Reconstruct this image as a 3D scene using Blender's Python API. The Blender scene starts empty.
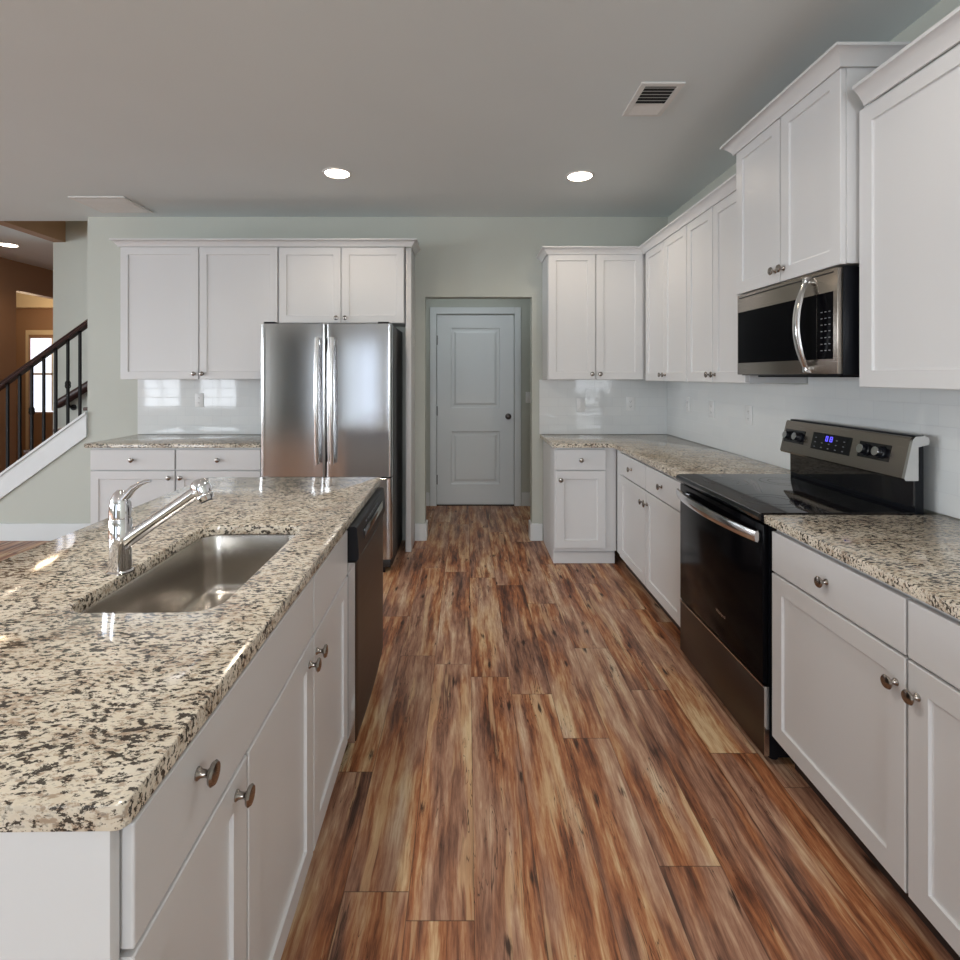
import bpy, bmesh, math, random
from mathutils import Vector, Matrix
random.seed(7)
PI = math.pi
S = bpy.context.scene
COL = S.collection

# ------------------------------------------------------------------ camera, world, lights, exposure
F = 535.0; VPX = 467.0; VPY = 376.0; H = 1.395
cd = bpy.data.cameras.new('camera'); cam = bpy.data.objects.new('camera', cd); COL.objects.link(cam)
cam.location = (0, 0, H); cam.rotation_euler = (PI/2, 0, 0)
cd.sensor_width = 36; cd.lens = F/960*36
cd.shift_x = (480-VPX)/960; cd.shift_y = -(480-VPY)/960
cd.clip_start = 0.02; cd.clip_end = 100
S.camera = cam
S.view_settings.view_transform = 'Standard'; S.view_settings.look = 'None'
S.view_settings.gamma = 1; S.view_settings.use_curve_mapping = False
S.view_settings.exposure = 0.30
W = bpy.data.worlds.new('world'); S.world = W; W.use_nodes = True
W.node_tree.nodes['Background'].inputs[0].default_value = (.62, .75, .95, 1)
W.node_tree.nodes['Background'].inputs[1].default_value = 1.2

def area(name, loc, rot, sx, sy, watts, color, spread=PI):
    l = bpy.data.lights.new(name, 'AREA'); l.shape = 'RECTANGLE'; l.size = sx; l.size_y = sy
    l.energy = watts; l.color = color; l.spread = spread
    o = bpy.data.objects.new(name, l); COL.objects.link(o); o.location = loc; o.rotation_euler = rot
    return o
DAY = (.90, .95, 1.0)
# windows of the wall behind the camera and of the living-room side: (x0, x1, z0, z1)
REAR = [(-8.3, -7.3, .55, 2.25), (-6.85, -5.85, .55, 2.25), (-3.15, -1.65, .12, 2.2), (-.35, 1.05, .95, 2.25)]
LEFTW = [(-2.6, -1.0, .5, 2.25), (0.6, 2.2, .5, 2.25)]
RY = -4.6; LX = -9.5
REARW = [42, 42, 7, 95]
for (x0, x1, z0, z1), w in zip(REAR, REARW):
    area('daylight_rear', ((x0+x1)/2, RY-.06, (z0+z1)/2), (PI/2, 0, 0), x1-x0, z1-z0, w, DAY)
for (y0, y1, z0, z1) in LEFTW:
    area('daylight_left', (LX-.06, (y0+y1)/2, (z0+z1)/2), (PI/2, 0, -PI/2), y1-y0, z1-z0, 165, DAY)

# ------------------------------------------------------------------ node helpers and materials
class NT:
    def __init__(s, name):
        s.m = bpy.data.materials.new(name); s.m.use_nodes = True
        s.t = s.m.node_tree; s.b = s.t.nodes['Principled BSDF']
    def n(s, typ, **kw):
        nd = s.t.nodes.new(typ)
        for k, v in kw.items():
            if k.startswith('i_'):
                key = k[2:]
                nd.inputs[int(key) if key.isdigit() else key].default_value = v
            else: setattr(nd, k, v)
        return nd
    def l(s, a, b): s.t.links.new(a, b)
    def math(s, op, a, b=None, c=None):
        nd = s.n('ShaderNodeMath', operation=op)
        for i, v in enumerate((a, b, c)):
            if v is None: continue
            if isinstance(v, (int, float)): nd.inputs[i].default_value = v
            else: s.l(v, nd.inputs[i])
        return nd.outputs[0]
    def comb(s, x, y, z=0.0):
        nd = s.n('ShaderNodeCombineXYZ')
        for i, v in enumerate((x, y, z)):
            if isinstance(v, (int, float)): nd.inputs[i].default_value = v
            else: s.l(v, nd.inputs[i])
        return nd.outputs[0]
    def noise(s, vec, scale, detail=3, rough=.5, dist=0):
        nd = s.n('ShaderNodeTexNoise'); nd.inputs['Scale'].default_value = scale
        nd.inputs['Detail'].default_value = detail; nd.inputs['Roughness'].default_value = rough
        nd.inputs['Distortion'].default_value = dist
        s.l(vec, nd.inputs['Vector']); return nd.outputs['Fac']
    def ramp(s, fac, stops, interp='LINEAR'):
        nd = s.n('ShaderNodeValToRGB'); cr = nd.color_ramp; cr.interpolation = interp
        while len(cr.elements) < len(stops): cr.elements.new(.5)
        for e, (p, c) in zip(cr.elements, stops):
            e.position = p; e.color = (*c, 1) if len(c) == 3 else c
        s.l(fac, nd.inputs[0]); return nd.outputs[0]
    def mix(s, fac, a, b, mode='MIX'):
        nd = s.n('ShaderNodeMix', data_type='RGBA', blend_type=mode)
        for i, v in ((0, fac), (6, a), (7, b)):
            if isinstance(v, (int, float)): nd.inputs[i].default_value = v
            elif isinstance(v, tuple): nd.inputs[i].default_value = (*v, 1)
            else: s.l(v, nd.inputs[i])
        return nd.outputs[2]
    def pos(s):
        g = s.n('ShaderNodeNewGeometry'); x = s.n('ShaderNodeSeparateXYZ'); s.l(g.outputs['Position'], x.inputs[0])
        return g.outputs['Position'], x.outputs[0], x.outputs[1], x.outputs[2]
    def bump(s, h, strength, dist=.001):
        nd = s.n('ShaderNodeBump'); nd.inputs['Strength'].default_value = strength
        nd.inputs['Distance'].default_value = dist
        s.l(h, nd.inputs['Height']); s.l(nd.outputs[0], s.b.inputs['Normal'])
    def set(s, **kw):
        for k, v in kw.items():
            k = k.replace('_', ' ')
            s.b.inputs[k].default_value = (*v, 1) if isinstance(v, tuple) and len(v) == 3 else v

def paint(name, c, rough=.5, bump=.05, scale=60, spec=.5):
    t = NT(name); P, x, y, z = t.pos()
    n = t.noise(P, scale, 3)
    n2 = t.noise(P, 1.7, 2)
    col = t.mix(n2, tuple(v*.97 for v in c), tuple(min(1, v*1.02) for v in c))
    t.l(col, t.b.inputs['Base Color']); t.set(Roughness=rough); t.b.inputs['Specular IOR Level'].default_value = spec
    if bump: t.bump(n, bump, .001)
    return t.m
def plain(name, c, rough=.5, metal=0., coat=0., spec=.5, nscale=40):
    t = NT(name); P, x, y, z = t.pos(); n = t.noise(P, nscale, 2)
    col = t.mix(n, tuple(v*.95 for v in c), tuple(min(1, v*1.04) for v in c))
    t.l(col, t.b.inputs['Base Color']); t.set(Roughness=rough, Metallic=metal)
    t.b.inputs['Coat Weight'].default_value = coat; t.b.inputs['Specular IOR Level'].default_value = spec
    return t.m
def brushed(name, c, rough, vertical=True, amt=.06):
    t = NT(name); P, x, y, z = t.pos()
    v = t.comb(t.math('MULTIPLY', x, 300), t.math('MULTIPLY', y, 300), t.math('MULTIPLY', z, 2.0)) if vertical else \
        t.comb(t.math('MULTIPLY', x, 4), t.math('MULTIPLY', y, 4), t.math('MULTIPLY', z, 400))
    n = t.noise(v, 1, 2)
    r = t.math('ADD', t.math('MULTIPLY', n, amt), rough-amt/2); t.l(r, t.b.inputs['Roughness'])
    t.set(Base_Color=c, Metallic=1.0)
    return t.m
def emit(name, c, strength):
    t = NT(name); t.set(Base_Color=c); t.b.inputs['Emission Color'].default_value = (*c, 1)
    t.b.inputs['Emission Strength'].default_value = strength; return t.m

def floor_mat():
    t = NT('wood_plank_floor'); P, x, y, z = t.pos()
    PW, PL = .176, 1.22
    xs = t.math('DIVIDE', t.math('ADD', x, 20.045), PW); r = t.math('FLOOR', xs)
    w1 = t.n('ShaderNodeTexWhiteNoise', noise_dimensions='1D'); t.l(r, w1.inputs['W'])
    ys = t.math('ADD', t.math('DIVIDE', y, PL), t.math('MULTIPLY', w1.outputs[0], 7.0)); c = t.math('FLOOR', ys)
    w2 = t.n('ShaderNodeTexWhiteNoise', noise_dimensions='2D'); t.l(t.comb(r, c), w2.inputs['Vector'])
    rnd = w2.outputs['Value']
    w3 = t.n('ShaderNodeTexWhiteNoise', noise_dimensions='2D'); t.l(t.comb(c, t.math('ADD', r, 31.7)), w3.inputs['Vector'])
    rnd2 = w3.outputs['Value']
    off = t.math('MULTIPLY', rnd, 50)
    # broad streaks, wandering slightly
    wob = t.noise(t.comb(t.math('MULTIPLY', x, 3), t.math('MULTIPLY', y, 2.2), off), 1, 3)
    xw = t.math('ADD', x, t.math('MULTIPLY', wob, .035))
    broad = t.noise(t.comb(t.math('MULTIPLY', xw, 22), t.math('MULTIPLY', y, 1.6), off), 1, 6, .62, .15)
    blotch = t.noise(t.comb(t.math('MULTIPLY', xw, 7), t.math('MULTIPLY', y, 2.2), t.math('ADD', off, 3)), 1, 4, .6)
    mid = t.noise(t.comb(t.math('MULTIPLY', xw, 80), t.math('MULTIPLY', y, 7.0), off), 1, 5, .7, .3)
    fine = t.noise(t.comb(t.math('MULTIPLY', xw, 300), t.math('MULTIPLY', y, 16), off), 1, 3, .7)
    v = t.math('ADD', t.math('MULTIPLY', t.math('SUBTRACT', broad, .5), 1.85), t.math('MULTIPLY', t.math('SUBTRACT', blotch, .5), .75))
    v = t.math('ADD', v, t.math('MULTIPLY', t.math('SUBTRACT', mid, .5), .95))
    v = t.math('ADD', v, t.math('MULTIPLY', t.math('SUBTRACT', rnd, .5), .16))
    v = t.math('ADD', v, t.math('MULTIPLY', t.math('SUBTRACT', fine, .5), .22))
    v = t.math('ADD', v, .47)
    col = t.ramp(v, [(.02, (.055, .020, .011)), (.22, (.165, .057, .026)), (.40, (.345, .124, .050)), (.52, (.440, .200, .090)),
                     (.64, (.53, .31, .160)), (.88, (.70, .52, .31))])
    grey = t.ramp(v, [(.05, (.080, .040, .028)), (.30, (.23, .115, .076)), (.50, (.37, .205, .137)), (.70, (.50, .32, .22)), (.90, (.64, .50, .36))])
    gm = t.ramp(t.noise(t.comb(t.math('MULTIPLY', xw, 9), t.math('MULTIPLY', y, 1.3), t.math('ADD', off, 17)), 1, 3), [(.44, (0, 0, 0)), (.56, (1, 1, 1))])
    col = t.mix(t.math('MULTIPLY', gm, .85), col, grey)
    # pale sapwood ribbons with sharp edges
    sap = t.noise(t.comb(t.math('MULTIPLY', xw, 19), t.math('MULTIPLY', y, 1.1), t.math('ADD', off, 29)), 1, 3, .55, .1)
    sp_ = t.ramp(sap, [(.615, (0, 0, 0)), (.640, (1, 1, 1)), (.70, (.8, .8, .8))])
    col = t.mix(t.math('MULTIPLY', sp_, .55), col, (.64, .43, .24))
    # knots and cracks
    kv = t.comb(t.math('ADD', t.math('MULTIPLY', xw, 10.0), off), t.math('ADD', t.math('MULTIPLY', y, 3.0), off))
    vo = t.n('ShaderNodeTexVoronoi', voronoi_dimensions='2D'); vo.inputs['Scale'].default_value = 1; t.l(kv, vo.inputs['Vector'])
    sx = t.n('ShaderNodeSeparateColor'); t.l(vo.outputs['Color'], sx.inputs[0])
    kd = t.math('ADD', vo.outputs['Distance'], t.math('MULTIPLY', t.math('SUBTRACT', mid, .5), .45))
    near = t.ramp(kd, [(.03, (1, 1, 1)), (.12, (0, 0, 0))])
    knot = t.math('MULTIPLY', near, t.math('GREATER_THAN', sx.outputs[0], .72))
    crk = t.noise(t.comb(t.math('MULTIPLY', xw, 60), t.math('MULTIPLY', y, 3.2), t.math('ADD', off, 9)), 1, 2, .5, 1.2)
    cr = t.ramp(crk, [(.482, (0, 0, 0)), (.5, (1, 1, 1)), (.518, (0, 0, 0))])
    msk = t.ramp(t.noise(t.comb(t.math('MULTIPLY', xw, 8), t.math('MULTIPLY', y, 2), off), 1, 1), [(.55, (0, 0, 0)), (.60, (1, 1, 1))])
    dark = t.math('MAXIMUM', t.math('MULTIPLY', knot, .92), t.math('MULTIPLY', t.math('MULTIPLY', cr, msk), .9))
    col = t.mix(dark, col, (.025, .010, .006))
    # seams
    fx = t.math('FRACT', xs); fy = t.math('FRACT', ys)
    ex = t.math('MINIMUM', fx, t.math('SUBTRACT', 1, fx)); ey = t.math('MINIMUM', fy, t.math('SUBTRACT', 1, fy))
    seam = t.math('MAXIMUM', t.math('LESS_THAN', ex, .0075), t.math('LESS_THAN', ey, .0014))
    col = t.mix(t.math('MULTIPLY', seam, .55), col, (.03, .013, .008))
    t.l(col, t.b.inputs['Base Color'])
    rg = t.math('ADD', t.math('MULTIPLY', mid, .22), .33); t.l(rg, t.b.inputs['Roughness'])
    t.b.inputs['Specular IOR Level'].default_value = .42
    hgt = t.math('SUBTRACT', t.math('MULTIPLY', fine, .5), t.math('MULTIPLY', seam, 1.0)); t.bump(hgt, .25, .0008)
    return t.m

def granite():
    t = NT('granite'); P, x, y, z = t.pos()
    w = t.noise(P, 9, 3); w2 = t.noise(P, 26, 3)
    # flecks run mostly across the slab
    q = t.comb(t.math('ADD', x, t.math('MULTIPLY', w, .03)), t.math('MULTIPLY', t.math('ADD', y, t.math('MULTIPLY', w, .03)), 2.0), t.math('MULTIPLY', z, 1.6))
    big = t.noise(q, 7, 4, .6)
    f1 = t.noise(q, 66, 5, .66, .1)
    f2 = t.noise(q, 95, 3, .6, .2)
    q2 = t.n('ShaderNodeVectorMath', operation='ADD'); q2.inputs[1].default_value = (3.1, 7.7, 1.3); t.l(q, q2.inputs[0])
    f3 = t.noise(q2.outputs[0], 55, 5, .68, .2)
    base = t.ramp(big, [(.30, (.48, .40, .31)), (.45, (.61, .54, .43)), (.6, (.68, .61, .50)), (.75, (.69, .64, .56))])
    base = t.mix(t.ramp(f2, [(.42, (0, 0, 0)), (.62, (1, 1, 1))]), base, t.mix(.5, base, (.72, .68, .58)))
    rust = t.ramp(t.math('ADD', f3, t.math('MULTIPLY', t.math('SUBTRACT', .5, big), .25)), [(.52, (0, 0, 0)), (.60, (1, 1, 1))])
    col = t.mix(t.math('MULTIPLY', rust, .62), base, (.22, .125, .07))
    grey = t.ramp(f2, [(.56, (0, 0, 0)), (.64, (1, 1, 1))])
    col = t.mix(t.math('MULTIPLY', grey, .55), col, (.17, .15, .125))
    dk = t.ramp(t.math('ADD', f1, t.math('MULTIPLY', t.math('SUBTRACT', .5, w2), .22)), [(.525, (0, 0, 0)), (.555, (1, 1, 1))])
    col = t.mix(t.math('MULTIPLY', dk, .93), col, (.022, .017, .014))
    t.l(col, t.b.inputs['Base Color']); t.set(Roughness=.10)
    t.b.inputs['Specular IOR Level'].default_value = .5
    t.bump(f2, .04, .0005)
    return t.m

def tile(name, axis):
    t = NT(name); P, x, y, z = t.pos()
    u = x if axis == 'x' else y
    zz = t.math('SUBTRACT', z, .902)
    br = t.n('ShaderNodeTexBrick', offset=.5); br.inputs['Scale'].default_value = 1
    br.inputs['Color1'].default_value = (.74, .76, .76, 1); br.inputs['Color2'].default_value = (.71, .735, .74, 1)
    br.inputs['Mortar'].default_value = (.63, .65, .66, 1)
    br.inputs['Mortar Size'].default_value = .0016; br.inputs['Mortar Smooth'].default_value = .4
    br.inputs['Brick Width'].default_value = .154; br.inputs['Row Height'].default_value = .078
    t.l(t.comb(u, zz), br.inputs['Vector'])
    t.l(br.outputs['Color'], t.b.inputs['Base Color'])
    t.l(t.math('ADD', t.math('MULTIPLY', br.outputs['Fac'], .6), .045), t.b.inputs['Roughness'])
    n = t.noise(P, 7, 1)
    h = t.math('ADD', t.math('MULTIPLY', br.outputs['Fac'], -1.0), t.math('MULTIPLY', n, .5)); t.bump(h, .35, .0012)
    return t.m

M = {
 'wall': paint('wall_paint', (.50, .52, .47), .6, .04),
 'ceiling': paint('ceiling_paint', (.71, .765, .775), .8, .06),
 'tan_wall': paint('tan_wall_paint', (.34, .20, .115), .6, .04),
 'trim': paint('trim_paint', (.70, .73, .74), .35, 0),
 'cab': paint('cabinet_paint', (.66, .665, .67), .33, 0, spec=.45),
 'inside': paint('cabinet_gap_shadow_paint', (.60, .59, .58), .5, 0),
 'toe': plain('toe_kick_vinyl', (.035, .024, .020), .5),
 'floor': floor_mat(), 'granite': granite(), 'tile_x': tile('subway_tile_back', 'x'), 'tile_y': tile('subway_tile_side', 'y'),
 'steel': brushed('brushed_steel', (.56, .56, .57), .15, True, .04), 'steel_h': brushed('brushed_steel_sheet', (.33, .30, .265), .27, False, .02),
 'dark_steel': brushed('dark_brushed_steel', (.10, .088, .080), .38, False),
 'sink_steel': brushed('satin_sink_steel', (.56, .53, .49), .25, False, .08),
 'chrome': plain('chrome', (.82, .82, .84), .06, 1.0),
 'handle': plain('polished_handle_steel', (.72, .72, .72), .16, 1.0),
 'nickel': plain('dark_nickel_knob', (.32, .29, .265), .20, 1.0),
 'oven_glass': plain('oven_door_glass', (.003, .003, .004), .14, spec=.05),
 'black_glass': plain('black_glass', (.006, .006, .008), .05, 0, .3),
 'black': plain('black_enamel', (.006, .007, .010), .3, spec=.25),
 'black_side': plain('fridge_side_black', (.02, .02, .022), .35),
 'iron': plain('black_iron', (.008, .007, .007), .6, spec=.2),
 'rail_wood': plain('stained_rail_wood', (.030, .011, .009), .4, nscale=90, spec=.3),
 'tread': plain('stained_tread_wood', (.075, .03, .018), .4, nscale=90),
 'plastic': plain('white_plastic', (.78, .79, .79), .35),
 'slot': plain('dark_slot', (.05, .05, .05), .6),
 'vent': plain('vent_enamel', (.72, .72, .70), .45),
 'vent_dark': plain('vent_duct_dark', (.035, .035, .035), .8),
 'mark': plain('printed_mark_grey', (.20, .21, .23), .5),
 'ring': plain('burner_print_grey', (.05, .05, .055), .25),
 'blue': emit('clock_digits_blue', (.10, .08, .8), 1.2),
 'can': emit('lamp_lens', (1.0, .86, .68), 14.0),
 'pane': emit('lit_window_pane', (.80, .86, 1.0), 1.3),
 'cream': paint('cream_trim_paint', (.74, .60, .40), .5, 0),
 'hinge': plain('hinge_bronze', (.04, .035, .03), .4, .8),
 'brass': plain('door_knob_bronze', (.07, .06, .055), .3, .9),
 'frame': paint('window_frame_paint', (.8, .8, .8), .4, 0),
}

# ------------------------------------------------------------------ geometry helpers
def box(bm, x0, x1, y0, y1, z0, z1, bev=0.0, seg=2):
    x0, x1 = min(x0, x1), max(x0, x1); y0, y1 = min(y0, y1), max(y0, y1); z0, z1 = min(z0, z1), max(z0, z1)
    r = bmesh.ops.create_cube(bm, size=1.0)
    vs = r['verts']
    for v in vs:
        v.co = Vector(((x0+x1)/2+v.co.x*(x1-x0), (y0+y1)/2+v.co.y*(y1-y0), (z0+z1)/2+v.co.z*(z1-z0)))
    if bev > 0:
        es = list({e for v in vs for e in v.link_edges})
        bmesh.ops.bevel(bm, geom=es, offset=bev, segments=seg, profile=.5, affect='EDGES')
    return bm
def nb(*a, **k):
    bm = bmesh.new()
    if a: box(bm, *a, **k)
    return bm
def loft(bm, loops, cap0=True, cap1=True):
    rings = [[bm.verts.new(p) for p in L] for L in loops]
    n = len(rings[0])
    for a, b in zip(rings, rings[1:]):
        for i in range(n):
            bm.faces.new((a[i], a[(i+1) % n], b[(i+1) % n], b[i]))
    if cap0: bm.faces.new(rings[0][::-1])
    if cap1: bm.faces.new(rings[-1])
    return bm
def frame_of(d):
    d = Vector(d).normalized(); up = Vector((0, 0, 1)) if abs(d.z) < .95 else Vector((0, 1, 0))
    a = d.cross(up).normalized(); return d, a, a.cross(d).normalized()
def lathe(bm, org, axis, prof, n=24, cap=True):
    """prof: (distance along axis, radius)"""
    d, a, b = frame_of(axis); o = Vector(org)
    loft(bm, [[o+d*t+(a*math.cos(2*PI*i/n)+b*math.sin(2*PI*i/n))*max(r, 1e-4) for i in range(n)] for t, r in prof], cap, cap)
    return bm
def tube(bm, pts, rad, n=12, flat=None, up=None):
    """rad number or list; flat = (ra, rb) elliptical section"""
    pts = [Vector(p) for p in pts]; loops = []
    for i, p in enumerate(pts):
        d = (pts[min(i+1, len(pts)-1)]-pts[max(i-1, 0)]).normalized()
        u = Vector(up) if up else (Vector((0, 0, 1)) if abs(d.z) < .9 else Vector((0, 1, 0)))
        a = d.cross(u).normalized(); b = a.cross(d).normalized()
        r = rad[i] if isinstance(rad, (list, tuple)) else rad
        ra, rb = (r*flat[0], r*flat[1]) if flat else (r, r)
        loops.append([p+a*ra*math.cos(2*PI*k/n)+b*rb*math.sin(2*PI*k/n) for k in range(n)])
    return loft(bm, loops)
def rrect(x0, x1, y0, y1, r, z, n=6):
    out = []
    for cx, cy, a0 in ((x1-r, y1-r, 0), (x0+r, y1-r, 90), (x0+r, y0+r, 180), (x1-r, y0+r, 270)):
        for k in range(n+1):
            a = math.radians(a0+90*k/n); out.append(Vector((cx+r*math.cos(a), cy+r*math.sin(a), z)))
    return out
def slab(outer, z0, z1, hole=None, ease=.004):
    """counter slab from 2-D outline (ccw) with optional 2-D hole; eased top edge"""
    bm = bmesh.new()
    def ring(pts, z, off=0):
        n = len(pts); out = []
        for i, p in enumerate(pts):
            p = Vector((p[0], p[1])); a = Vector(pts[i-1][:2]); b = Vector(pts[(i+1) % n][:2])
            d1 = (p-a).normalized(); d2 = (b-p).normalized()
            n1 = Vector((-d1.y, d1.x)); n2 = Vector((-d2.y, d2.x)); m = (n1+n2); m = m/max(m.dot(n1), .3)
            q = p+m*off
            out.append(bm.verts.new((q.x, q.y, z)))
        return out
    def wall(pts, s):
        rs = [ring(pts, z0), ring(pts, z1-ease), ring(pts, z1-ease*.3, ease*.3*s), ring(pts, z1, ease*s)]
        for a, b in zip(rs, rs[1:]):
            for i in range(len(a)):
                bm.faces.new((a[i], a[(i+1) % len(a)], b[(i+1) % len(a)], b[i]))
        return rs[0], rs[-1]
    lo, hi = wall(outer, 1)
    loops = [(lo, hi)]
    if hole: loops.append(wall(hole, -1) if False else wall(hole, 1 if area2(hole) < 0 else -1))
    for k in (0, 1):
        es = []
        for L in loops:
            v = L[k]
            for i in range(len(v)):
                es.append(bm.edges.get((v[i], v[(i+1) % len(v)])))
        bmesh.ops.triangle_fill(bm, edges=es, use_beauty=True)
    bmesh.ops.recalc_face_normals(bm, faces=bm.faces)
    return bm
def area2(p): return sum(p[i-1][0]*p[i][1]-p[i][0]*p[i-1][1] for i in range(len(p)))
def sweep(path, prof, left=True):
    """sweep profile (outward offset, z) along an open 2-D path with mitres; outward = right of the direction of travel"""
    bm = bmesh.new(); loops = []
    n = len(path)
    for i, p in enumerate(path):
        p = Vector(p)
        ds = []
        if i > 0: ds.append((p-Vector(path[i-1])).normalized())
        if i < n-1: ds.append((Vector(path[i+1])-p).normalized())
        ns = [Vector((d.y, -d.x)) for d in ds]
        m = sum(ns, Vector((0, 0))); m = m/m.dot(ns[0])
        loops.append([Vector((p.x+m.x*o, p.y+m.y*o, z)) for o, z in prof])
    loft(bm, loops); bmesh.ops.recalc_face_normals(bm, faces=bm.faces)
    return bm
def text_bm(txt, size, depth=.0006):
    c = bpy.data.curves.new('t', 'FONT'); c.body = txt; c.size = size; c.extrude = depth; c.align_x = 'CENTER'; c.align_y = 'CENTER'
    c.resolution_u = 3
    o = bpy.data.objects.new('t', c); COL.objects.link(o)
    dg = bpy.context.evaluated_depsgraph_get(); me = bpy.data.meshes.new_from_object(o.evaluated_get(dg))
    bm = bmesh.new(); bm.from_mesh(me); bpy.data.meshes.remove(me)
    bpy.data.objects.remove(o); bpy.data.curves.remove(c)
    return bm

def mesh_obj(name, bm, mat, parent=None, loc=(0, 0, 0), smooth=True, rot=0.0):
    bmesh.ops.recalc_face_normals(bm, faces=bm.faces)
    me = bpy.data.meshes.new(name); bm.to_mesh(me); bm.free()
    me.materials.append(M[mat])
    if smooth:
        for p in me.polygons: p.use_smooth = True
        try: me.set_sharp_from_angle(angle=math.radians(38))
        except Exception: pass
    o = bpy.data.objects.new(name, me); COL.objects.link(o)
    o.location = loc; o.rotation_euler = (0, 0, rot)
    if parent: o.parent = parent
    return o
def tag(o, label=None, cat=None, group=None, kind=None):
    if label: o['label'] = label
    if cat: o['category'] = cat
    if group: o['group'] = group
    if kind: o['kind'] = kind
    return o
def thing(name, label, cat, loc=(0, 0, 0), rot=0.0, group=None):
    o = bpy.data.objects.new(name, None); COL.objects.link(o); o.location = loc; o.rotation_euler = (0, 0, rot)
    o.empty_display_size = .1
    return tag(o, label, cat, group)
def single(name, bm, mat, label, cat, loc=(0, 0, 0), rot=0, group=None, world=True):
    """top-level single mesh built in world coordinates, origin moved to loc"""
    if world: bmesh.ops.translate(bm, verts=bm.verts, vec=-Vector(loc))
    return tag(mesh_obj(name, bm, mat, None, loc, rot=rot), label, cat, group)
def struct(name, bm, mat, parent=None):
    o = mesh_obj(name, bm, mat, parent, smooth=False)
    if not parent: o['kind'] = 'structure'
    return o
def kids(o): return [c for c in COL.objects if c.parent == o]
def copy_tree(o, parent=None):
    c = o.copy(); COL.objects.link(c)
    if parent: c.parent = parent
    for k in kids(o): copy_tree(k, c)
    return c

# ------------------------------------------------------------------ room shell
YB = 4.54; XW = 1.705; ZC = 2.745
bm = nb(LX, XW+.2, RY, 8.4, -.1, 0); struct('floor', bm, 'floor')
bm = nb(LX, XW+.2, RY, YB+.12, ZC, ZC+.12); box(bm, LX, -4.05, YB+.12, 8.4, ZC, ZC+.12); box(bm, -.99, 1.5, YB+.12, 6.1, ZC, ZC+.12)
struct('ceiling', bm, 'ceiling')
# back wall with the hall opening; ends at the stair
OX0, OX1, OZ = -.356, .552, 2.066
bm = nb(-3.22, OX0, YB, YB+.12, 0, ZC); box(bm, OX1, XW+.2, YB, YB+.12, 0, ZC); box(bm, OX0, OX1, YB, YB+.12, OZ, ZC)
struct('wall_back', bm, 'wall')
struct('wall_right', nb(XW, XW+.12, RY, YB, 0, ZC), 'wall')
def wall_with_holes(bm, a0, a1, holes, plane, t, axis):
    def put(u0, u1, z0, z1):
        if u1-u0 < 1e-4 or z1-z0 < 1e-4: return
        if axis == 'x': box(bm, u0, u1, plane, plane+t, z0, z1)
        else: box(bm, plane, plane+t, u0, u1, z0, z1)
    u = a0
    for h0, h1, z0, z1 in holes:
        put(u, h0, 0, ZC); put(h0, h1, 0, z0); put(h0, h1, z1, ZC); u = h1
    put(u, a1, 0, ZC)
ADDED_PASS = (-4.85, -3.35, 0, 2.5)  # unseen passage, added so the refrigerator's left door reflects something dark
bm = bmesh.new(); wall_with_holes(bm, LX, XW+.2, sorted(REAR+[ADDED_PASS]), RY, -.12, 'x')
box(bm, ADDED_PASS[0]-.12, ADDED_PASS[0], RY-3.0, RY-.12, 0, ZC); box(bm, ADDED_PASS[1], ADDED_PASS[1]+.12, RY-3.0, RY-.12, 0, ZC); box(bm, ADDED_PASS[0]-.12, ADDED_PASS[1]+.12, RY-3.12, RY-3.0, 0, ZC)
box(bm, ADDED_PASS[0]-.12, ADDED_PASS[1]+.12, RY-3.0, RY-.12, ADDED_PASS[3], ADDED_PASS[3]+.1); box(bm, ADDED_PASS[0]-.12, ADDED_PASS[1]+.12, RY-3.0, RY-.12, -.1, 0); struct('wall_rear', bm, 'wall')
bm = bmesh.new(); wall_with_holes(bm, RY, 8.4, LEFTW, LX, -.12, 'y'); struct('wall_left', bm, 'wall')
def wframe(n, u0, u1, z0, z1, plane, axis):
    bm = bmesh.new()
    def put(a, b, c, d, t0=-.03, t1=.03):
        if axis == 'x': box(bm, a, b, plane+t0, plane+t1, c, d)
        else: box(bm, plane+t0, plane+t1, a, b, c, d)
    w = .05
    put(u0, u0+w, z0, z1); put(u1-w, u1, z0, z1); put(u0+w, u1-w, z0, z0+w); put(u0+w, u1-w, z1-w, z1)
    put(u0+w, u1-w, (z0+z1)/2-.02, (z0+z1)/2+.02); mw_ = .055 if n == 3 else .015
    put((u0+u1)/2-mw_, (u0+u1)/2+mw_, z0+w, z1-w, -.02, .02)
    struct('window_%d' % n, bm, 'frame')
k = 1
for r in REAR: wframe(k, *r, RY-.02, 'x'); k += 1
for r in LEFTW: wframe(k, *r, LX-.02, 'y'); k += 1
# hall behind the opening
struct('wall_hall_left', nb(-.99, -.87, YB+.12, 5.75, 0, ZC), 'wall')
struct('wall_hall_right', nb(1.38, 1.5, YB+.12, 5.75, 0, ZC), 'wall')
DY = 5.75; DX0, DX1, DH = -.327, .509, 2.062
bm = nb(-.99, DX0, DY, DY+.12, 0, ZC); box(bm, DX1, 1.5, DY, DY+.12, 0, ZC); box(bm, DX0, DX1, DY, DY+.12, DH, ZC)
struct('wall_hall_back', bm, 'wall')
struct('wall_hall_outside', nb(-.99, 1.5, DY+.25, DY+.3, 0, ZC), 'wall')
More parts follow.
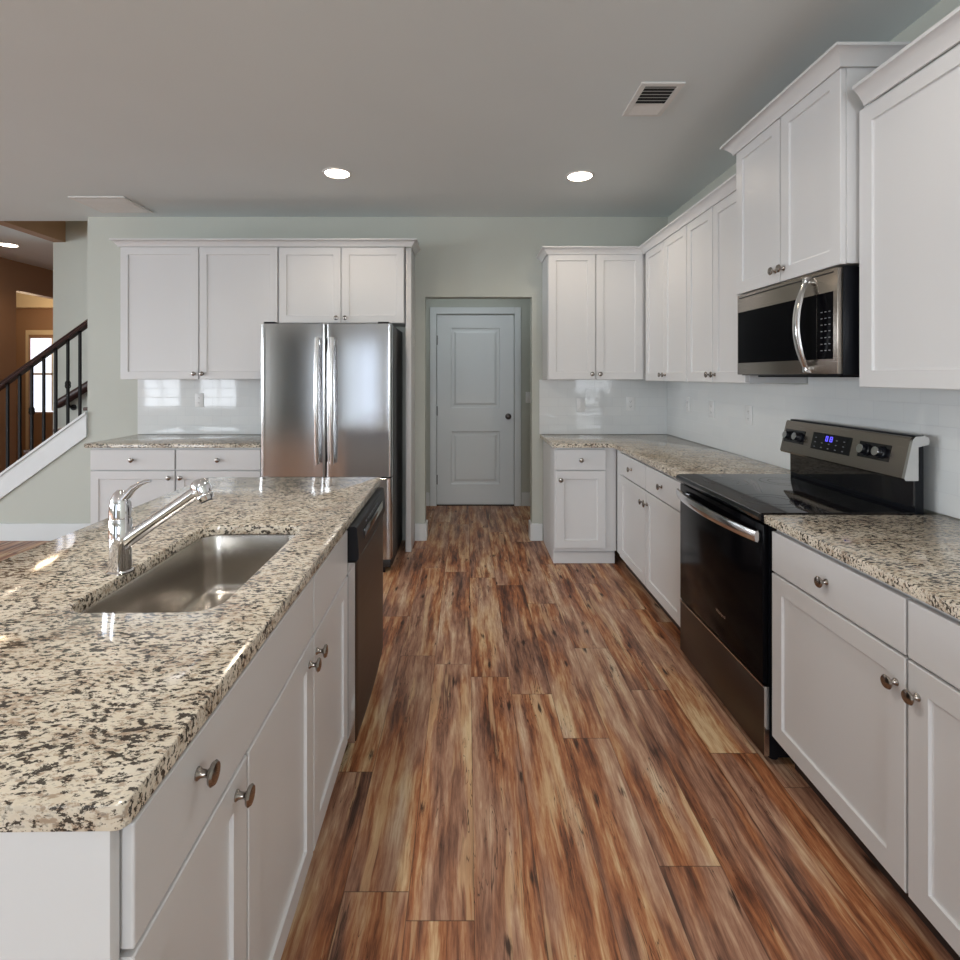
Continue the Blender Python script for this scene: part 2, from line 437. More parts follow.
# stair enclosure and foyer
SY0, SY1 = YB+.12, 5.39
bm = nb(-4.17, -.99, SY1, SY1+.12, 0, 4.6); struct('wall_stair_back', bm, 'wall')
struct('wall_stair_header', nb(-4.165, -4.044, YB+.121, SY1, ZC-.002, 4.6), 'tan_wall')
bm = nb(-4.17, -.99, YB, YB+.12, ZC+.12, 4.6); box(bm, -1.11, -.99, YB+.12, SY1, 0, 4.6); struct('wall_stair_front', bm, 'wall')
struct('ceiling_stairwell', nb(-4.17, -.99, YB, SY1+.12, 4.6, 4.7), 'ceiling')
bm = nb(-5.42, -5.3, YB, 6.29, 0, ZC); box(bm, -5.42, -5.3, 6.29, 8.2, 2.40, ZC); box(bm, LX, -5.42, YB, YB+.12, 0, ZC); struct('wall_foyer_left', bm, 'tan_wall')
bm = nb(-3.9, -3.78, SY1+.12, 8.2, 0, ZC); struct('wall_foyer_right', bm, 'tan_wall')
FY = 7.95
bm = nb(LX, -3.78, FY, FY+.12, 0, ZC); struct('wall_foyer_back', bm, 'tan_wall')
# cream beam over the door in the far wall
struct('trim_1', nb(-7.6, -5.43, FY-.1, FY, 2.40, 2.74), 'cream')
# knee wall under the rail
SL = .722; KX = -3.22; KZ = 1.072
def kz(x): return KZ+(x-KX)*SL
xe = KX-KZ/SL+.02
bm = bmesh.new()
loft(bm, [[Vector((xe-.3, y, 0)), Vector((KX, y, 0)), Vector((KX, y, kz(KX)-.01)), Vector((xe, y, .0+.01)), Vector((xe-.3, y, .01))] for y in (YB, YB+.12)])
struct('wall_knee', bm, 'wall')
bm = bmesh.new()
def para(bm, x0, x1, y0, y1, t0, t1):
    loft(bm, [[Vector((x0, y, kz(x0)-t0)), Vector((x1, y, kz(x1)-t0)), Vector((x1, y, kz(x1)-t1)), Vector((x0, y, kz(x0)-t1))] for y in (y0, y1)])
para(bm, -4.64, KX, YB-.018, YB-.001, .19, .0); para(bm, -4.68, KX, YB-.03, YB+.15, .0, -.022)
struct('trim_2', bm, 'trim')
# baseboards
def bboard(n, segs):
    bm = bmesh.new()
    for (x0, x1, y0, y1) in segs:
        box(bm, x0, x1, y0, y1, 0, .145, bev=.003)
    struct('baseboard_'+n, bm, 'trim')
bboard('back', [(-.44, OX0+.0, YB-.016, YB), (OX1, .640, YB-.016, YB), (OX0-.001, OX0+.016, YB-.014, YB+.12), (OX1-.016, OX1+.001, YB-.014, YB+.12)])
bboard('stair', [(-4.6, -2.76, YB-.017, YB)])
bboard('hall', [(-.87, DX0-.075, DY-.015, DY), (DX1+.075, 1.38, DY-.015, DY), (-.87, -.855, YB+.12, DY-.016), (1.365, 1.38, YB+.12, DY-.016)])
bboard('right', [(XW-.016, XW, RY, .66)])
bboard('foyer', [(-5.3, -5.285, YB, 6.29)])
# hall door
bm = bmesh.new()
cw = .07
box(bm, DX0-cw, DX0, DY-.018, DY, 0, DH+cw, bev=.003); box(bm, DX1, DX1+cw, DY-.018, DY, 0, DH+cw, bev=.003); box(bm, DX0, DX1, DY-.018, DY, DH, DH+cw, bev=.003)
struct('trim_3', bm, 'trim')
def panel_face(bm, x0, x1, z0, z1, y, panels, depth=.008, sl=.014):
    """flat front at y (facing -y) with sunk panels whose edges slope"""
    xs = sorted({x0, x1, *[p[0] for p in panels], *[p[1] for p in panels]})
    zs = sorted({z0, z1, *[p[2] for p in panels], *[p[3] for p in panels]})
    V = {}
    def v(x, z, yy=y):
        k = (round(x, 5), round(z, 5), round(yy, 5))
        if k not in V: V[k] = bm.verts.new((x, yy, z))
        return V[k]
    for xa, xb in zip(xs, xs[1:]):
        for za, zb in zip(zs, zs[1:]):
            inp = any(p[0] <= xa+1e-6 and xb-1e-6 <= p[1] and p[2] <= za+1e-6 and zb-1e-6 <= p[3] for p in panels)
            if not inp: bm.faces.new((v(xa, za), v(xb, za), v(xb, zb), v(xa, zb)))
    return v
def door_leaf(bm, x0, x1, z0, z1, y, t, panels, depth=.008, sl=.012, raised=False):
    bev = .0022
    v = panel_face(bm, x0+bev, x1-bev, z0+bev, z1-bev, y, panels)
    for (a, b, c, d) in panels:
        L = [Vector((a, y, c)), Vector((b, y, c)), Vector((b, y, d)), Vector((a, y, d))]
        def ins(o, dy): return [Vector((a+o, y+dy, c+o)), Vector((b-o, y+dy, c+o)), Vector((b-o, y+dy, d-o)), Vector((a+o, y+dy, d-o))]
        loops = [L, ins(sl*.3, depth*.85), ins(sl, depth)]
        if raised: loops += [ins(sl+.012, depth), ins(sl+.035, depth*.3)]
        loft(bm, loops, False, True)
    # bevelled outer rim, sides and back
    def rr(o, yy): return [Vector((x0+o, yy, z0+o)), Vector((x1-o, yy, z0+o)), Vector((x1-o, yy, z1-o)), Vector((x0+o, yy, z1-o))]
    loft(bm, [rr(bev, y), rr(0, y+bev), rr(0, y+t)], False, True)
    bmesh.ops.remove_doubles(bm, verts=bm.verts, dist=1e-5)
    return bm
bm = bmesh.new(); g = .004
door_leaf(bm, DX0+g, DX1-g, .012, DH-g, DY+.012, .035, [(DX0+.155, DX1-.155, 1.05, DH-.15), (DX0+.155, DX1-.155, .23, .80)], .010, .02, True)
d1 = struct('door_1', bm, 'trim')
bm = lathe(bmesh.new(), (DX1-.065, DY+.012, .96), (0, -1, 0), [(0, .033), (.006, .033), (.008, .012), (.03, .012), (.035, .024), (.05, .029), (.062, .022), (.066, .002)], 20)
tag(mesh_obj('door_knob', bm, 'brass', d1), 'dark bronze knob')
for z in (.28, 1.02, 1.78):
    tag(mesh_obj('hinge', nb(DX0-.004, DX0+.010, DY-.004, DY+.010, z-.05, z+.05), 'hinge', d1), 'dark metal hinge')
bm = nb(DX0, DX1, DY+.0, DY+.1, 0, .011); struct('trim_4', bm, 'toe')
# front door of the foyer with its lit glass
bm = bmesh.new(); fx0, fx1 = -6.475, -5.60
door_leaf(bm, fx0, fx1, .02, 2.005, FY-.05, .045, [(fx0+.015, fx1-.1, .85, 1.965)], .012, .01)
d2 = struct('door_2', bm, 'tan_wall')
bm = nb(fx0+.027, fx1-.12, FY-.045, FY-.040, .865, 1.952); tag(mesh_obj('glass_pane', bm, 'pane', d2), 'bright daylit glass pane')
bm = nb(fx0+.03, fx1-.12, FY-.053, FY-.045, 1.41, 1.44); box(bm, fx0+.34, fx0+.36, FY-.053, FY-.045, .88, 1.96); box(bm, fx0+.57, fx0+.59, FY-.053, FY-.045, .88, 1.96)
mesh_obj('muntin', bm, 'cream', d2)
bm = nb(fx0-.06, fx0, FY-.03, FY, 0, 2.075); box(bm, fx1, fx1+.06, FY-.03, FY, 0, 2.075); box(bm, fx0, fx1, FY-.03, FY, 2.005, 2.075)
struct('trim_5', bm, 'cream')

# ------------------------------------------------------------------ staircase, railing, wall handrail
st = thing('staircase', 'dark stained wooden staircase rising behind the white sloped stair skirt', 'staircase', (-4.5, 5.03, 0))
rise, run = .187, .259
for i in range(9):
    x0 = -4.62+i*run; z = rise*(i+1)
    bm = nb(x0-.025, x0+run, SY0+.002, SY1-.002, z-.03, z, bev=.006)
    bmesh.ops.translate(bm, verts=bm.verts, vec=(4.5, -5.03, 0)); mesh_obj('tread', bm, 'tread', st)
    bm = nb(x0, x0+.018, SY0+.002, SY1-.002, 0 if i == 0 else z-rise, z-.03)
    bmesh.ops.translate(bm, verts=bm.verts, vec=(4.5, -5.03, 0)); mesh_obj('riser', bm, 'trim', st)
rl = thing('stair_railing', 'black iron balusters under a dark wooden handrail climbing the white stair skirt', 'stair railing', (-3.9, YB+.06, .5))
def rp(bm): bmesh.ops.translate(bm, verts=bm.verts, vec=(3.9, -YB-.06, -.5)); return bm
yr = YB+.06
RT = .825    # rail centre above the skirt cap
rx = [-4.66, -3.222]
hr = bmesh.new()
sec = [(-.030, -.022), (-.034, -.008), (-.026, .004), (-.030, .018), (-.016, .032), (.016, .032), (.030, .018), (.026, .004), (.034, -.008), (.030, -.022)]
loft(hr, [[Vector((x, yr+a, kz(x)+RT-.02+b)) for a, b in sec] for x in rx]); mesh_obj('handrail', rp(hr), 'rail_wood', rl)
xs = []
x = -3.328
while x > -4.62: xs.append(x); x -= .1035
for i, x in enumerate(xs):
    bm = nb(x-.009, x+.009, yr-.009, yr+.009, kz(x)+.018, kz(x)+RT-.035)
    zc = kz(x)+.40
    o = mesh_obj('baluster', rp(bm), 'iron', rl)
    if i % 3 == 1:
        b2 = bmesh.new()
        for q in range(4):
            a0 = q*PI/2
            pts = [(x+.022*math.sin(PI*k/8)*math.cos(a0+k*.35), yr+.022*math.sin(PI*k/8)*math.sin(a0+k*.35), zc-.045+.09*k/8) for k in range(9)]
            tube(b2, pts, .0042, 6)
        lathe(b2, (x, yr, zc-.06), (0, 0, 1), [(0, .011), (.012, .011)], 10); lathe(b2, (x, yr, zc+.048), (0, 0, 1), [(0, .011), (.012, .011)], 10)
        mesh_obj('basket_twist', rp(b2), 'iron', o)
bm = nb(-4.78, -4.68, yr-.05, yr+.05, 0, 1.05, bev=.004); box(bm, -4.795, -4.665, yr-.065, yr+.065, 1.05, 1.09, bev=.008); mesh_obj('newel_post', rp(bm), 'rail_wood', rl)
wh = thing('wall_handrail', 'short dark handrail fixed to the grey-green wall behind the balusters', 'handrail', (-3.9, SY1-.07, 1.2))
def wp(bm): bmesh.ops.translate(bm, verts=bm.verts, vec=(3.9, -SY1+.07, -1.2)); return bm
x0, z0 = -4.08, 1.105
pts = [(x0+q, SY1-.07, z0+q*.62) for q in (0, .03, .9, 2.0)]
mesh_obj('rail', wp(tube(bmesh.new(), pts, [.038, .046, .046, .046], 12, flat=(.75, 1.0))), 'rail_wood', wh)
for q in (.12, 1.1):
    x = x0+q; z = z0+q*.62
    bm = tube(bmesh.new(), [(x, SY1-.001, z-.10), (x, SY1-.04, z-.10), (x, SY1-.07, z-.07), (x, SY1-.07, z-.02)], .009, 8); lathe(bm, (x, SY1-.002, z-.10), (0, -1, 0), [(0, .03), (.006, .03)], 16)
    mesh_obj('bracket', wp(bm), 'iron', wh)

# ------------------------------------------------------------------ cabinets
def knob_bm(x, y, z, s=1.0):
    return lathe(bmesh.new(), (x, y, z), (0, -1, 0), [(0, .0095*s), (.002, .0095*s), (.006*s, .0062*s), (.014*s, .0052*s), (.018*s, .008*s), (.021*s, .0155*s), (.0245*s, .0175*s), (.028*s, .0150*s), (.030*s, .008*s), (.0305*s, .0005)], 18)
def cab_door(parent, x0, x1, z0, z1, knob=None, st=.060):
    g = .0018
    bm = door_leaf(bmesh.new(), x0+g, x1-g, z0+g, z1-g, 0, .019, [(x0+st, x1-st, z0+st, z1-st)], .008, .007)
    d = mesh_obj('door', bm, 'cab', parent, smooth=False)
    if knob: tag(mesh_obj('knob', knob_bm(knob[0], 0, knob[1]), 'nickel', d), 'dark nickel knob')
    return d
def cab_drawer(parent, x0, x1, z0, z1, knob=True, name='drawer', kx=None, kz_=None):
    g = .0018
    bm = nb(x0+g, x1-g, 0, .019, z0+g, z1-g, bev=.0028)
    d = mesh_obj(name, bm, 'cab', parent, smooth=False)
    if knob: tag(mesh_obj('knob', knob_bm(kx if kx is not None else (x0+x1)/2, 0, kz_ or (z0+z1)/2), 'nickel', d), 'dark nickel knob')
    return d
def base_cab(label, loc, rot, w, depth, fronts, toe=True, hollow=False, body=None, group=None, top=.8715, ztoe=.108):
    t = thing('base_cabinet', label, 'cabinet', loc, rot, group)
    b0, b1 = body or (0, w)
    if hollow:
        bm = nb(b0+.0005, b0+.018, .021, depth, ztoe, .60); box(bm, b1-.018, b1-.0005, .021, depth, ztoe, .60)
        box(bm, b0+.018, b1-.018, .021, .036, ztoe, top); box(bm, b0+.018, b1-.018, depth-.012, depth, ztoe, top); box(bm, b0+.018, b1-.018, .036, depth-.012, ztoe, ztoe+.018)
    else: bm = nb(b0+.0005, b1-.0005, .021, depth, ztoe, top)
    mesh_obj('carcass', bm, 'cab', t, smooth=False)
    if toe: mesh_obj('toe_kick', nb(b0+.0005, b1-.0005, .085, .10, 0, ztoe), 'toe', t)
    for f in fronts:
        if f[0] == 'door': cab_door(t, *f[1:])
        else: cab_drawer(t, *f[1:])
    return t
def upper_cab(label, loc, rot, w, depth, h, doors, body=None, group=None, extra=None):
    t = thing('wall_cabinet', label, 'cabinet', loc, rot, group)
    b0, b1 = body or (0, w)
    mesh_obj('carcass', nb(b0+.0005, b1-.0005, .021, depth, 0, h), 'cab', t, smooth=False)
    for f in doors: cab_door(t, *f)
    return t
ZB, ZS0, ZT = .118, .700, .862     # door bottom, split, drawer top
R90 = -PI/2
DXF = 1.08                          # right-run door plane
# right run, near: local x runs from far (Y=1.90) towards the camera
w = 1.17
base_cab('double-door white base cabinet at the near right, nearer than the range', (DXF, 1.902, 0), R90, w, XW-DXF-.002,
         [('drawer', .004, .585, ZS0+.004, ZT-.014), ('drawer', .589, w-.003, ZS0+.004, ZT-.014),
          ('door', .004, .585, ZB, ZS0, (.555, ZS0-.075)), ('door', .589, w-.003, ZB, ZS0, (.62, ZS0-.075))])
w = 1.10
base_cab('white base cabinet with two drawers and two doors beyond the far side of the range', (DXF, 3.79, 0), R90, w, XW-DXF-.002,
         [('drawer', .003, .548, ZS0+.004, ZT-.006), ('drawer', .552, w-.002, ZS0+.004, ZT-.006),
          ('door', .003, .548, ZB, ZS0, (.515, ZS0-.075)), ('door', .552, w-.002, ZB, ZS0, (.585, ZS0-.075))], body=(-.13, w))
# back right single-door base with a furniture base
YF = 3.92
t = base_cab('narrow white base cabinet with one drawer and one door on the back wall', (.645, YF, 0), 0, .43, YB-YF-.002,
         [('drawer', .006, .373, ZS0+.004, ZT-.006), ('door', .006, .373, ZB+.012, ZS0, (.040, ZS0-.065))], toe=False, ztoe=.108, body=(0, .4560))
bm = nb(.0, .4555, .072, YB-YF-.02, 0, .1075); box(bm, -.002, .4555, .062, .0718, 0, .085, bev=.003)
mesh_obj('base_molding', bm, 'cab', t, smooth=False)
# back left two units
for nm, x0 in (('left of the two, beside the stair wall', -2.765), ('right of the two, beside the refrigerator', -2.135)):
    w = .627
    lab = 'white one-drawer base cabinet on the back wall, ' + nm
    kx = w-.04 if x0 < -2.5 else .04
    base_cab(lab, (x0, YF, 0), 0, w, YB-YF-.002, [('drawer', .003, w-.003, ZS0+.004, ZT-.006), ('door', .003, w-.003, ZB, ZS0, (kx, ZS0-.05))])

# uppers
ZU = 1.358; HU = 1.03
YU = 4.213; XU = 1.39; DU = YB-YU-.002
upper_cab('tall white double-door wall cabinet on the back wall, left of the refrigerator', (-2.735, YU, ZU+.01), 0, 1.245, DU, 1.075,
          [(.003, .621, 0, 1.045, (.590, .045)), (.625, 1.243, 0, 1.045, (.655, .045))])
upper_cab('short white double-door wall cabinet above the refrigerator', (-1.486, YU, 1.812), 0, .992, DU, .628,
          [(.003, .493, 0, .598, (.460, .04)), (.497, .990, 0, .598, (.530, .04))])
upper_cab('white double-door wall cabinet on the back wall, right of the hall opening', (.638, YU, ZU+.008), 0, .752, DU, HU,
          [(.003, .374, 0, HU-.03, (.345, .045)), (.378, .749, 0, HU-.03, (.408, .045))], body=(0, .7725))
upper_cab('white wall cabinet in the back right corner, farthest on the range wall', (XU, 4.170, ZU), R90, .782, XW-XU-.002, HU,
          [(.004, .389, 0, HU-.03, (.360, .045)), (.393, .780, 0, HU-.03, (.422, .045))], body=(-.0625, .782))
upper_cab('white double-door wall cabinet between the corner cabinet and the microwave', (XU, 3.387, ZU), R90, .715, XW-XU-.002, HU,
          [(.003, .355, 0, HU-.03, (.326, .045)), (.359, .712, 0, HU-.03, (.388, .045))])
XM = 1.34
upper_cab('raised white double-door wall cabinet above the microwave', (XM, 2.668, 1.80), R90, .752, XW-XM-.002, .735,
          [(.002, .374, -.004, .712, (.346, .05)), (.378, .750, -.004, .712, (.406, .05))])
upper_cab('large white wall cabinet at the near right, beside the microwave', (XU, 1.902, ZU-.004), R90, 1.18, XW-XU-.002, .998,
          [(.003, .588, 0, .982, (.555, .05)), (.592, 1.178, 0, .982, (.625, .05))])
# crown mouldings (outward, z)
def crown(z0, z1, p=.048):
    h = z1-z0
    return [(0, z0), (.008, z0), (.010, z0+h*.15), (p*.55, z0+h*.55), (p*.86, z0+h*.80), (p, z0+h*.82), (p, z1), (0, z1)]
def crown_thing(path, z0, z1, label, p=.048):
    bm = sweep(path, crown(z0, z1, p)); single('crown_molding', bm, 'cab', label, 'crown molding', (path[1][0], path[1][1], z0))
crown_thing([(-2.739, YB-.002), (-2.739, YU-.002), (-.440, YU-.002), (-.440, YB-.002)][::1], 2.412, 2.466, 'white crown molding along the cabinets over the refrigerator')
crown_thing([(.634, YB-.002), (.634, YU-.002), (XU-.002, YU-.002), (XU-.002, 2.672)], 2.352, 2.406, 'white crown molding turning the back right corner')
crown_thing([(XW-.002, 2.670), (XM-.002, 2.670), (XM-.002, 1.913), (XW-.002, 1.913)], 2.498, 2.558, 'raised white crown molding on the cabinet above the microwave', .052)
crown_thing([(XU-.002, 1.862), (XU-.002, .718), (XW-.002, .718)], 2.335, 2.402, 'white crown molding on the near right wall cabinet')
# refrigerator side panel
single('tall_end_panel', nb(-.487, -.442, 4.24, YB-.002, 0, 2.411, bev=.0015), 'cab', 'tall narrow white end panel between the refrigerator and the hall opening', 'cabinet panel', (-.465, 4.4, 0))

# ------------------------------------------------------------------ island (turned a hair about its near corner)
IA = math.radians(.75); PIV = Vector((-.385, .60, 0))
def isl(x, y, z=0):
    v = Matrix.Rotation(IA, 3, 'Z') @ (Vector((x, y, z))-PIV)+PIV; return (v.x, v.y, v.z)
IX = -.399       # door plane
ly = .637
IB = .74
t = base_cab('white island cabinet nearest the camera with a wide drawer over two doors', isl(IX, ly), PI/2+IA, .793, IB,
             [('drawer', .003, .791, ZS0+.004, ZT-.002, True, 'drawer', .160, .803), ('door', .003, .348, ZB, ZS0, (.298, ZS0-.038)), ('door', .352, .791, ZB, ZS0, (.752, ZS0-.055))], hollow=True)
t = base_cab('white island cabinet between the wide drawer unit and the dishwasher', isl(IX, ly+.794), PI/2+IA, .437, IB,
             [('drawer', .003, .434, ZS0+.004, ZT-.002, False, 'false_drawer_front'), ('door', .003, .434, ZB, ZS0, (.028, ZS0-.055))], hollow=True)
DWY = ly+.794+.437
single('island_end_panel', nb(-IB, -.013, 0, .018, 0, .8715, bev=.001), 'cab', 'plain white end panel of the island facing the camera', 'cabinet panel', isl(IX, ly-.019), IA, world=False)
o = COL.objects[-1]
single('island_far_panel', nb(-IB, -.001, 0, .016, 0, .8715, bev=.001), 'cab', 'white end panel of the island behind the dishwasher', 'cabinet panel', isl(IX, DWY+.676), IA, world=False)
single('island_back_panel', nb(-.016, 0, 0, 2.59-.637, 0, .8715, bev=.001), 'cab', 'white back panel of the island under the far overhang', 'cabinet panel', isl(IX-IB-.001, ly-.019), IA, world=False)
# slab
x0, x1, y0, y1 = -1.235, IX+.006, .615, 2.615
outer = [isl(p.x, p.y)[:2] for p in rrect(x0, x1, y0, y1, .014, 0, 5)]
SX0, SX1, SYA, SYB = -.848, -.522, 1.122, 1.772
hole = [isl(p.x, p.y)[:2] for p in rrect(SX0, SX1, SYA, SYB, .062, 0, 8)]
lc = isl(-.8, 1.58, .872)
bm = slab(outer, .872, .902, hole)
single('island_countertop', bm, 'granite', 'speckled cream granite countertop of the island with sink cut-out', 'countertop', lc)
# the other slabs
bm = slab([(1.057, .70), (XW-.001, .70), (XW-.001, 1.903), (1.057, 1.903)], .872, .902)
single('granite_countertop', bm, 'granite', 'speckled granite countertop at the near right of the range', 'countertop', (1.38, 1.3, .872))
bm = slab([(.620, 3.898), (1.067, 3.898), (1.067, 2.680), (XW-.001, 2.680), (XW-.001, YB-.001), (.620, YB-.001)], .872, .902)
single('granite_countertop', bm, 'granite', 'L-shaped granite countertop in the back right corner', 'countertop', (1.38, 3.8, .872))
bm = slab([(-2.79, 3.898), (-1.505, 3.898), (-1.505, YB-.001), (-2.79, YB-.001)], .872, .902)
single('granite_countertop', bm, 'granite', 'granite countertop on the back wall left of the refrigerator', 'countertop', (-2.15, 4.2, .872))
# backsplash
single('tile_backsplash', nb(-2.79, -1.50, YB-.009, YB-.0005, .9025, 1.366), 'tile_x', 'glossy white subway tile backsplash left of the refrigerator', 'backsplash', (-2.15, YB, .915))
single('tile_backsplash', nb(.612, XW-.0095, YB-.009, YB-.0005, .9025, 1.364), 'tile_x', 'glossy white subway tile backsplash on the back wall right of the opening', 'backsplash', (1.15, YB, .915))
bm = nb(XW-.009, XW-.0005, .70, YB-.0005, .9025, 1.352); box(bm, XW-.009, XW-.0005, 1.915, 2.66, 1.352, 1.42)
single('tile_backsplash', bm, 'tile_y', 'glossy white subway tile backsplash behind the range along the right wall', 'backsplash', (XW, 2.6, .915))

# ------------------------------------------------------------------ sink
sk = thing('sink', 'undermount stainless steel sink bowl set in the island', 'sink', isl(-.685, 1.447, .66), IA)
hx, hy = (SX1-SX0)/2, (SYB-SYA)/2; D = .19; zt = .8715-.66
L = []
L.append(rrect(-hx-.02, hx+.02, -hy-.02, hy+.02, .075, zt-.003, 8)); L.append(rrect(-hx-.004, hx+.004, -hy-.004, hy+.004, .064, zt-.003, 8))
for dz, o in ((.01, -.002), (.10, .004), (D-.035, .009), (D-.018, .014), (D-.006, .024), (D, .042)):
    L.append(rrect(-hx+o, hx-o, -hy+o, hy-o, max(.02, .064-o*.5), zt-dz, 8))
L.append(rrect(-.03, .03, -.03, .03, .0299, zt-D-.004, 8))
outer_l = [[v+Vector((0, 0, -.002)) for v in l] for l in L]
bm = bmesh.new(); loft(bm, L, False, True)
o = mesh_obj('bowl', bm, 'sink_steel', sk)
mod = o.modifiers.new('solid', 'SOLIDIFY'); mod.thickness = .0012; mod.offset = 0
bm = lathe(bmesh.new(), (0, 0, zt-D-.003), (0, 0, 1), [(0, .044), (.003, .044), (.004, .038), (.0015, .034), (.0015, .006), (.006, .005), (.006, .001)], 28)
tag(mesh_obj('drain', bm, 'chrome', sk), 'round chrome drain')

# ------------------------------------------------------------------ faucet
fc = thing('faucet', 'chrome single-lever kitchen faucet standing behind the island sink', 'faucet', isl(-.862, 1.352, .9022), IA)
bm = lathe(bmesh.new(), (0, 0, 0), (0, 0, 1), [(0, .033), (.004, .033), (.007, .0285), (.06, .0275), (.07, .0285), (.125, .0285), (.1265, .0272), (.1285, .0272), (.130, .0285), (.155, .0275), (.172, .0235), (.185, .0165), (.192, .008), (.193, .001)], 32)
for v_ in bm.verts: v_.co.x *= .87; v_.co.y *= .87
fc.scale = (1.05, 1, 1.07)
mesh_obj('body', bm, 'chrome', fc)
a = Vector((.010, 0, .070)); b = Vector((.195, .0, .196))
pts = [a+(b-a)*k/12 for k in range(13)]; rad = [.0180-.0030*min(1, k/4) for k in range(13)]
mesh_obj('spout', tube(bmesh.new(), pts, rad, 20), 'chrome', fc)
bm = lathe(bmesh.new(), (.186, 0, .212), (.42, 0, -1), [(-.006, .006), (-.003, .015), (.004, .021), (.018, .0225), (.030, .0215), (.032, .019), (.036, .019), (.038, .0205), (.047, .0175), (.048, .001)], 24)
sp = mesh_obj('spray_head', bm, 'chrome', fc)
mesh_obj('aerator', lathe(bmesh.new(), Vector((.186, 0, .212))+Vector((.42, 0, -1)).normalized()*.0478, (.42, 0, -1), [(0, .014), (.003, .013)], 20), 'slot', sp)
pts = [(-.002, 0, .150), (.012, 0, .176), (.030, 0, .196), (.046, 0, .206), (.060, 0, .212), (.072, 0, .214)]
bm = tube(bmesh.new(), pts, [.020, .0165, .0120, .0095, .0085, .0065], 16, flat=(1.0, .60)); mesh_obj('lever_handle', bm, 'chrome', fc)

# ------------------------------------------------------------------ dishwasher (local frame like a cabinet)
dw = thing('dishwasher', 'dark stainless dishwasher with black control strip at the far end of the island', 'dishwasher', isl(IX, DWY+.002), PI/2+IA)
W_ = .670
mesh_obj('body', nb(.002, W_-.002, .022, .60, .10, .868), 'black', dw)
def bowed(x0, x1, z0, z1, yf, t, bow, n=14, r=.006):
    bm = bmesh.new(); loops = []
    front = []; 
    for k in range(n+1):
        u = k/n; x = x0+(x1-x0)*u; front.append((x, yf-bow*(1-(2*u-1)**2)))
    # round the vertical edges
    front[0] = (x0, yf+r); front.insert(1, (x0+r*.3, yf+r*.25)); front.insert(2, (x0+r, yf-.001))
    front[-1] = (x1, yf+r); front.insert(-1, (x1-r, yf-.001)); front.insert(-1, (x1-r*.3, yf+r*.25))
    out = front+[(x1, yf+t), (x0, yf+t)]
    c = ((x0+x1)/2, yf+t/2)
    def ring(z, o): return [Vector((x+(o if x < c[0]-.01 else -o if x > c[0]+.01 else 0), y+(o if y < yf+t-.001 else 0), z)) for x, y in out]
    loft(bm, [ring(z0, .003), ring(z0+.003, 0), ring(z1-.003, 0), ring(z1, .003)])
    return bm
tag(mesh_obj('door', bowed(.003, W_-.003, .112, .742, -.026, .046, .008), 'dark_steel', dw), 'dark brushed steel door')
bm = bmesh.new()
sec = [(.020, .746), (-.026, .746), (-.036, .754), (-.037, .775), (-.030, .862), (-.022, .867), (.020, .867)]
loft(bm, [[Vector((x, y, z)) for y, z in sec] for x in (.003, W_-.003)])
cp = tag(mesh_obj('control_panel', bm, 'black', dw), 'black control panel')
bm = nb(.12, W_-.10, -.0385, -.030, .790, .826, bev=.002); mesh_obj('pocket_handle', bm, 'black_glass', cp)
for k in range(7): mesh_obj('button_mark', nb(.17+k*.045, .185+k*.045, -.0345, -.028, .840, .845), 'mark', cp)
mesh_obj('door_edge_strip', nb(.0, .0028, -.024, .020, .112, .742), 'handle', dw)
mesh_obj('toe_kick', nb(.003, W_-.003, .075, .09, .0, .105), 'black', dw)

# ------------------------------------------------------------------ refrigerator
FX0, FX1, FYF = -1.461, -.533, 3.77
fr = thing('refrigerator', 'stainless French-door refrigerator with two tall handles', 'refrigerator', (FX0, FYF, 0)); fw = FX1-FX0
mesh_obj('body', nb(.006, fw-.006, .085, .70, .03, 1.762, bev=.004), 'black_side', fr)
for x in (.05, fw-.09):
    mesh_obj('foot', nb(x, x+.04, .03, .10, 0, .04, bev=.004), 'black', fr); mesh_obj('foot', nb(x, x+.04, .60, .66, 0, .03, bev=.004), 'black', fr)
mid = fw/2
for a, b, hx_, nm in ((.001, mid-.0025, mid-.052, 'left'), (mid+.0025, fw-.001, mid+.052, 'right')):
    d = mesh_obj('door', bowed(a, b, .680, 1.766, .012, .068, .004, 20, .014), 'steel', fr)
    pts = []
    z0_, z1_ = .778, 1.665
    for k in range(17):
        u = k/16; z = z0_+(z1_-z0_)*u; pts.append((hx_, -.030-.022*math.sin(PI*u), z))
    bm = tube(bmesh.new(), pts, .0135, 12, flat=(1.25, .9), up=(0, 1, 0))
    for z in (z0_+.03, z1_-.03): box(bm, hx_-.012, hx_+.012, -.036, .006, z-.022, z+.022, bev=.004)
    mesh_obj('handle', bm, 'handle', d)
d = mesh_obj('freezer_drawer', bowed(.001, fw-.001, .095, .672, .012, .068, .012, 20, .014), 'steel', fr)
bm = tube(bmesh.new(), [(.10+(fw-.2)*k/16, -.028-.016*math.sin(PI*k/16), .60) for k in range(17)], .0135, 12, flat=(1, 1.2))
for x in (.13, fw-.13): box(bm, x-.022, x+.022, -.034, .006, .59, .61, bev=.003)
mesh_obj('handle', bm, 'handle', d)
mesh_obj('grille', nb(.01, fw-.01, .03, .085, .035, .090, bev=.003), 'black_side', fr)
mesh_obj('hinge_cover', nb(.02, .10, .02, .12, 1.7665, 1.780, bev=.004), 'black', fr); mesh_obj('hinge_cover', nb(fw-.10, fw-.02, .02, .12, 1.7665, 1.780, bev=.004), 'black', fr)

